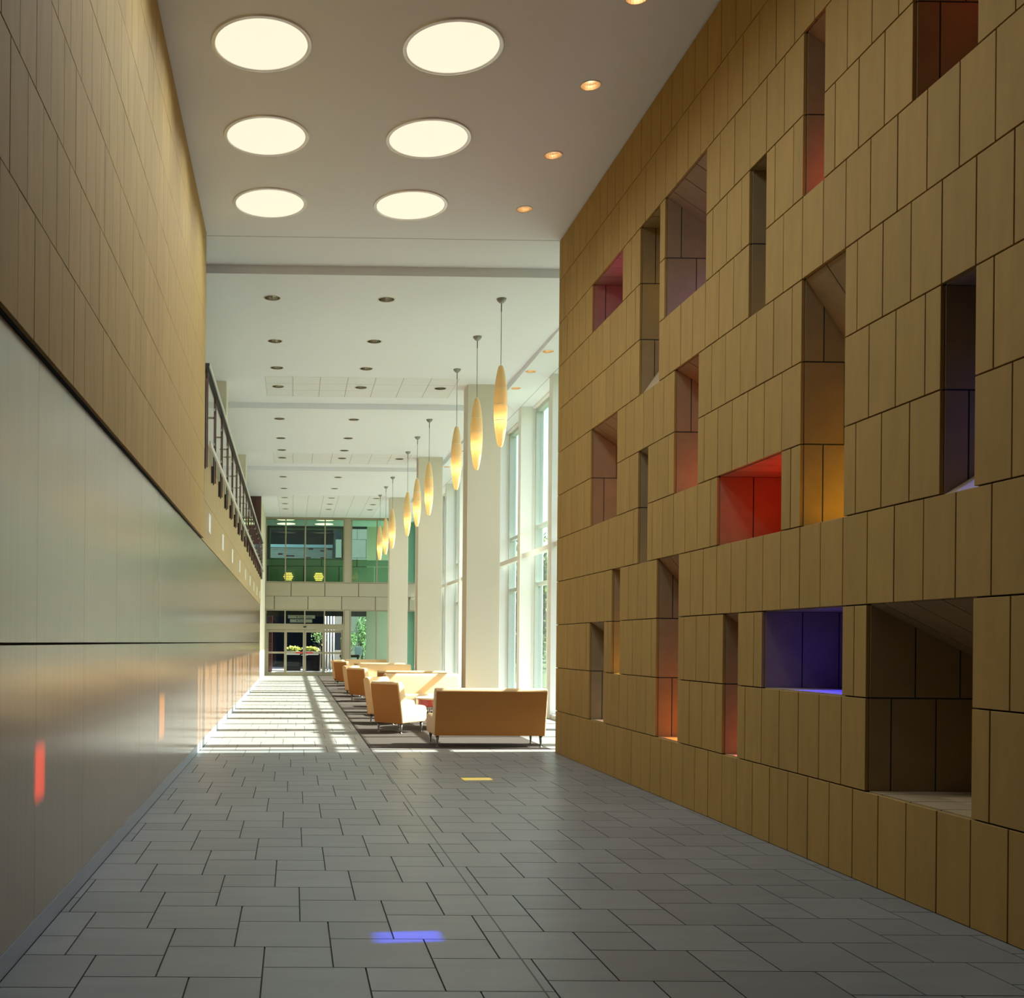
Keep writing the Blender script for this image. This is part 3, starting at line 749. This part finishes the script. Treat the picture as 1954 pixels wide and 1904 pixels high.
glazed('window_20', XW, 2.42, 4.44, 7.52, (-0.40, 0.54, 1.48))
glazed('window_21', 2.72, 5.95, 4.44, 7.52, (3.97, 4.95))
glazed('window_22', XW, 2.44, 2.42, 3.16, (-0.40, 0.54, 1.48), gm=GLASS_C)
glazed('window_23', 2.70, 5.95, 0.02, 3.16, (3.97, 4.95), gm=GLASS_G)
door = struct('door_1', MB().box(XW, XW + 0.10, YE - 0.03, YE + .12, 0, 2.42).box(2.36, 2.46, YE - 0.03, YE + .12, 0, 2.42).box(XW + .1, 2.36, YE - 0.03, YE + .12, 2.20, 2.42), DOORF)
def leaf(x0, x1, y, slide):
    st = 0.075
    lf = part('sliding_leaf' if slide else 'fixed_leaf', MB().box(x0, x0 + st, y, y + .05, 0.01, 2.19).box(x1 - st, x1, y, y + .05, 0.01, 2.19).box(x0 + st, x1 - st, y, y + .05, 0.01, 0.16).box(x0 + st, x1 - st, y, y + .05, 2.07, 2.19).box(x0 + st, x1 - st, y, y + .05, 1.05, 1.14), DOORF, door)
    part('glass_pane', BX(x0 + st, x1 - st, y + .02, y + .03, 0.16, 1.05), GLASS_C, lf)
    part('glass_pane', BX(x0 + st, x1 - st, y + .02, y + .03, 1.14, 2.07), GLASS_C, lf)
    return lf
leaf(XW + 0.10, -0.36, YE + 0.05, False); leaf(1.45, 2.36, YE + 0.05, False)
l1 = leaf(-0.38, 0.535, YE - 0.01, True); l2 = leaf(0.545, 1.46, YE - 0.01, True)
for lf, xc, s in ((l1, 0.50, -1), (l2, 0.58, 1)):
    part('handle', MB().box(xc - 0.018, xc + 0.018, YE - 0.05, YE - 0.01, 0.92, 1.12).box(min(xc, xc + s * 0.12), max(xc, xc + s * 0.12), YE - 0.06, YE - 0.045, 0.97, 1.0), SILVER, lf)
    a, b = sorted((xc + s * 0.03, xc + s * 0.36)); part('red_label', BX(a, b, YE - 0.014, YE - 0.0101, 1.06, 1.13), REDTAPE, lf)
part('motion_sensor', MB().lathe([(0.0, -0.075), (0.05, -0.065), (0.08, -0.03), (0.085, 0.0)], 16, (0.55, YE - 0.06, 2.37), cap0=False), BLACK, door, smooth=True)
part('threshold', BX(XW, 2.46, YE - 0.06, YE + .14, 0, 0.012), DOORF, door)

# ------------------------------------------------------------------ vestibule behind the end wall
YV = 54.4
GP = GREEN_P
struct('floor_vestibule', BX(-4.5, 6.2, YE + 0.3, YV, 4.10, 4.44), GP)
struct('ceiling_vestibule', BX(-4.5, 6.2, YE + 0.3, YV + .2, ZC, ZC + 0.1), WHITE)
wv = struct('wall_vestibule', MB().box(-4.5, 6.2, YV, YV + .2, 4.0, 5.86).box(-4.5, -1.27, YV, YV + .2, 5.86, ZC).box(2.50, 2.85, YV, YV + .2, 0, ZC).box(-4.5, 6.2, YV, YV + .2, 7.46, ZC).box(-4.5, 6.2, YV, YV + .2, 2.95, 4.0), JOINT)
struct('wall_vestibule_right', BX(3.75, 6.2, YV - 0.01, YV + .19, 0, ZC), CREAM)
struct('wall_vestibule_left', BX(-4.7, -4.5, YE + 0.3, YV + .2, 0, ZC), GP)
for r, (zA, zB, x0) in enumerate(((5.52, 5.84, -2.2), (4.50, 5.49, -1.3))):
    x = x0
    while x < 5.0:
        obj('green_panel', boxmesh('green_panel', 1.78, 0.03, zB - zA, GP), wv, (x, YV - 0.028, zA)); x += 1.82
glazed('window_24', -1.27, 2.50, 5.86, 7.46, (0.55, 1.60), m=mat('green_frame', (0.10, 0.16, 0.11), 0.5), gm=GLASS_C, y=YV + 0.03)
for i, y in enumerate((51.4, 53.31)):
    for x, s in ((-0.41, 'left'), (1.5, 'right')):
        t = thing('round_ceiling_light', '%s %s round light glowing on the ceiling behind the upper end glazing' % (('nearer', 'farther')[i], s), 'ceiling light', (x, y, ZC), 0, 'round lights behind the end glazing')
        obj('trim_ring', _cache['ring'], t); part('diffuser', MB().lathe([(0.0, -0.022), (0.461, -0.018)], 48, cap0=False, cap1=False), LIT_VEST, t)
for x, s in ((-0.28, 'left'), (1.28, 'right')):  # self-glowing slats imitate amber reflections in the glazing; the fitting is made up
    t = thing('reflected_glow', '%s set of amber slats imitating a reflected glow, low behind the upper end glazing' % s, 'glow', (x, YV - 0.03, 4.75), 0, 'amber slats imitating reflections behind the end glazing')
    part('bracket', BX(-0.02, 0.02, -0.03, 0.0, 0.0, 0.42), BRONZE, t)
    for k in range(5): part('slat', BX(-0.25 + 0.04 * abs(k - 2), 0.25 - 0.04 * abs(k - 2), -0.06, -0.03, 0.02 + 0.085 * k, 0.065 + 0.085 * k), AMBER, t)
# hanging sign over the vestibule
sg = thing('hanging_sign', 'pale hanging direction sign behind the panes above the sliding doors', 'sign', (0.45, 52.6, 0))
part('sign_board', BX(-0.72, 0.62, -0.02, 0.02, 2.78, 2.94), SIGN, sg); part('sign_board', BX(-0.62, 0.48, -0.02, 0.02, 2.58, 2.74), SIGN, sg)
part('sign_bar', BX(-0.75, 0.65, -0.03, 0.03, 2.945, 2.985), BLACK, sg)
for x in (-0.6, 0.5): part('hanger', BX(x - 0.01, x + 0.01, -0.01, 0.01, 2.985, 4.10), BLACK, sg)
part('dot', MB().lathe([(0.032, 0), (0.032, 0.004)], 12, (0, 0, 0)), BLACK, sg).matrix_local = Matrix.Translation((-0.27, -0.021, 2.85)) @ Matrix.Rotation(PI / 2, 4, 'X')
part('dot', MB().lathe([(0.032, 0), (0.032, 0.004)], 12, (0, 0, 0)), BLACK, sg).matrix_local = Matrix.Translation((-0.27, -0.021, 2.66)) @ Matrix.Rotation(PI / 2, 4, 'X')
def text(s, size, parent, loc):
    cu = bpy.data.curves.new('lettering', 'FONT'); cu.body = s; cu.size = size; cu.extrude = 0.002
    to = bpy.data.objects.new('tmp', cu); COL.objects.link(to)
    dg = bpy.context.evaluated_depsgraph_get(); me = bpy.data.meshes.new_from_object(to.evaluated_get(dg))
    bpy.data.objects.remove(to); me.materials.clear(); me.materials.append(BLACK)
    o = obj('lettering', me, parent); o.location = loc; o.rotation_euler = (PI / 2, 0, 0)
text('Food Court', 0.13, sg, (-0.17, -0.024, 2.81)); text('Forum', 0.13, sg, (-0.17, -0.024, 2.62))

# ------------------------------------------------------------------ outdoors
struct('ground', MB().box(6.2, 160, -60, 250, -0.35, -0.05).box(-120, 6.2, YE + 4.0, 250, -0.35, -0.05), PAVING)
struct('ground_shade', BX(-9, 2.85, YE + 4.0, 62, -0.05, -0.045), mat('shade_dark_ground', (0.018, 0.019, 0.018), 0.9, spec=0.1))  # near-black ground colour stands in for canopy shade outside the doors
struct('lawn', BX(9.5, 150, -50, 240, -0.05, -0.03), GRASS)
# neighbouring building with brick storey, dark glazed storey and pale stone wing
nb = thing('neighbouring_building', 'neighbouring building beyond the end doors, pale brick under a dark upper storey', 'building', (0, 70, 0))
part('dark_storey', MB().box(-14, 2.55, 0, 6, 8.05, 10.6), NAVY, nb)
part('parapet_band', BX(-14, 2.55, -0.12, 0, 7.85, 8.05), mat('pale_blue_band', (0.55, 0.68, 0.7), 0.4), nb)
part('lower_storey', MB().box(-14, 2.55, 0.15, 6, 0, 6.4), NAVY, nb)
bw = part('brick_wall', BX(-14, 2.55, 0.05, 6, 6.4, 7.85), mat('mortar', (0.4, 0.37, 0.32), 0.9), nb)
rnd = random.Random(3)
mbw, mbr = MB(), MB()
for r in range(12):
    x = -2.6 - (0.155 if r % 2 else 0)
    while x < 2.5:
        (mbr if rnd.random() < 0.09 else mbw).box(x, min(x + 0.297, 2.55), 0, 0.05, 6.42 + r * 0.118, 6.42 + r * 0.118 + 0.104); x += 0.31
part('white_bricks', mbw, BRICK_W, bw, kind='stuff'); part('red_bricks', mbr, BRICK_R, bw, kind='stuff')
part('strip_lamp', BX(0.6, 2.5, -0.3, -0.2, 10.25, 10.35), mat('warm_strip', (1, .8, .4), .5, emis=(1, .75, .3), emis_s=3), nb)
sw = thing('stone_wing', 'pale stone clad building wing seen through the right-hand end glazing', 'building', (0, 66, 0))
part('core', BX(2.6, 12, 0.05, 8, 0, 12), JOINT, sw)
for r in range(10):
    for c in range(8):
        obj('stone_panel', boxmesh('wing_panel', 0.93, 0.05, 1.13, PALEST), sw, (2.6 + 0.95 * c + (0.4 if r % 2 else 0), 0, 0.0 + 1.15 * r))
for i in range(4):
    t = thing('white_post', '%s of the four white posts seen through the right door panel' % ['leftmost', 'second from the left', 'third from the left', 'rightmost'][i], 'post', (1.72 + 0.19 * i, 57.5 + 0.9 * i, -0.05), 0, 'white posts outside the doors')
    part('shaft', MB().lathe([(0.055, 0.0), (0.05, 3.3)], 12), WHITE_C, t, smooth=True)
    part('foot', MB().lathe([(0.075, 0.0), (0.075, 0.06), (0.055, 0.08)], 12), WHITE_C, t)
bc = thing('brick_pillar', 'slim red-brown brick pillar just outside the left door panel', 'pillar', (-1.22, 56.4, -0.05))
for r in range(22): part('brick', BX(-0.11, 0.11, -0.11, 0.11, r * 0.15, r * 0.15 + 0.138), BRICK_R, bc)
struct('trim_2', MB().box(-1.05, 2.9, 55.6, 55.75, -0.05, 0.015).box(-1.05, 2.9, 57.6, 57.85, -0.05, 0.015).box(-1.15, -1.0, 55.6, 57.85, -0.05, 0.012), WHITE_C)
def leaves(n, rx, ry, rz, cz, size, seed, shape='ball'):
    r = random.Random(seed); mb = MB()
    for _ in range(n):
        while True:
            p = Vector((r.uniform(-1, 1), r.uniform(-1, 1), r.uniform(-1, 1)))
            if 0.15 < p.length < 1: break
        p = p * (0.55 + 0.45 * r.random())
        c = Vector((p.x * rx, p.y * ry, p.z * rz + cz))
        a = Vector((r.gauss(0, 1), r.gauss(0, 1), r.gauss(0, 1))).normalized(); b = a.orthogonal().normalized(); s = size * r.uniform(.6, 1.3)
        mb.add([c - a * s, c + b * s * .45, c + a * s, c - b * s * .45], [(0, 1, 2, 3)])
    return mb
for i, (x, wd) in enumerate(((0.0, 1.05), (1.05, 1.0))):
    t = thing('planter', '%s long pale planter of yellow-green plants outside the sliding doors' % ('left', 'right')[i], 'planter', (x, 58.6, -0.05), 0, 'planters outside the doors')
    part('trough', MB().box(-wd / 2 + .15, wd / 2 - .15, -0.15, 0.15, 0.95, 1.15), WHITE_C, t)
    part('stand', BX(-wd / 2 + .1, wd / 2 - .1, -0.12, 0.12, 0.0, 0.95), NAVY, t)
    part('foliage', leaves(420, 0.52, 0.22, 0.17, 1.28, 0.07, 20 + i), LEAF_Y, t, kind='stuff')
def tree(x, y, h, rx, cz, label, seed, n=1800, size=0.16, group='trees outside the windows'):
    t = thing('tree', label, 'tree', (x, y, -0.05), 0, group)
    tr = MB().tube([(0, 0, 0), (0.05, 0.03, cz * .5), (-0.02, 0, cz)], 0.05 + 0.012 * h, 8, 0.03)
    r = random.Random(seed)
    for k in range(7):
        a = r.uniform(0, 2 * PI); z = cz * r.uniform(.55, .95)
        tr.tube([(0, 0, z), (math.cos(a) * rx * .35, math.sin(a) * rx * .35, z + rx * .35), (math.cos(a) * rx * .7, math.sin(a) * rx * .7, z + rx * .8)], 0.035, 5, 0.01)
    part('trunk', tr, BARK, t)
    part('crown', leaves(n, rx, rx, h - cz if h - cz > rx * .5 else rx, cz + rx * .2, size, seed), LEAF, t, kind='stuff')
tree(3.25, 62.0, 2.3, 0.55, 1.7, 'small leafy tree before the pale stone wing beyond the right end glazing', 1, 500, 0.09, 'trees beyond the end wall')
tree(4.15, 64.0, 3.6, 0.5, 2.0, 'taller narrow tree right of the small one beyond the right end glazing', 2, 600, 0.09, 'trees beyond the end wall')
tree(1.5, 60.5, 2.6, 0.6, 1.9, 'dark leafy tree behind the right-hand sliding door', 3, 220, 0.07, 'trees beyond the end wall')
TL = ['nearest big tree outside the first tall window', 'second big tree outside the tall windows', 'third big tree outside the tall windows', 'fourth big tree outside the tall windows, farther off', 'big tree farthest along the window side', 'big tree at the outer edge of the lawn', 'broad tree beyond the middle of the window wall']
for i, (x, y, h, rx) in enumerate([(15, 62, 8.5, 3.2), (21, 72, 9.5, 3.6), (9.5, 57, 7, 2.4), (27, 97, 11, 4.2), (19, 90, 10, 4.0), (34, 118, 12, 5), (13, 80, 8, 3.2)]):
    tree(x, y, h, rx, h * .45, TL[i], 40 + i, 3200, 0.28)
st = thing('notice_board', 'small pale blue notice board on a post beyond the right end glazing', 'sign', (3.55, 57.5, -0.05))
part('board', BX(-0.16, 0.16, -0.02, 0.02, 1.0, 1.42), SIGN_B, st); part('frame', MB().box(-0.2, 0.2, 0.021, 0.04, 0.97, 1.46), WHITE_C, st); part('post', BX(-0.02, 0.02, 0, 0.019, 0, 1.0), BARK, st)
bn = thing('outdoor_bench', 'black backless bench below the notice board outside', 'bench', (3.0, 56.8, -0.05))
part('seat', BX(-0.5, 0.55, -0.2, 0.2, 0.86, 1.0), BLACK, bn)
for x in (-0.42, 0.47): part('leg', BX(x - .04, x + .04, -0.15, 0.15, 0, 0.86), BLACK, bn)
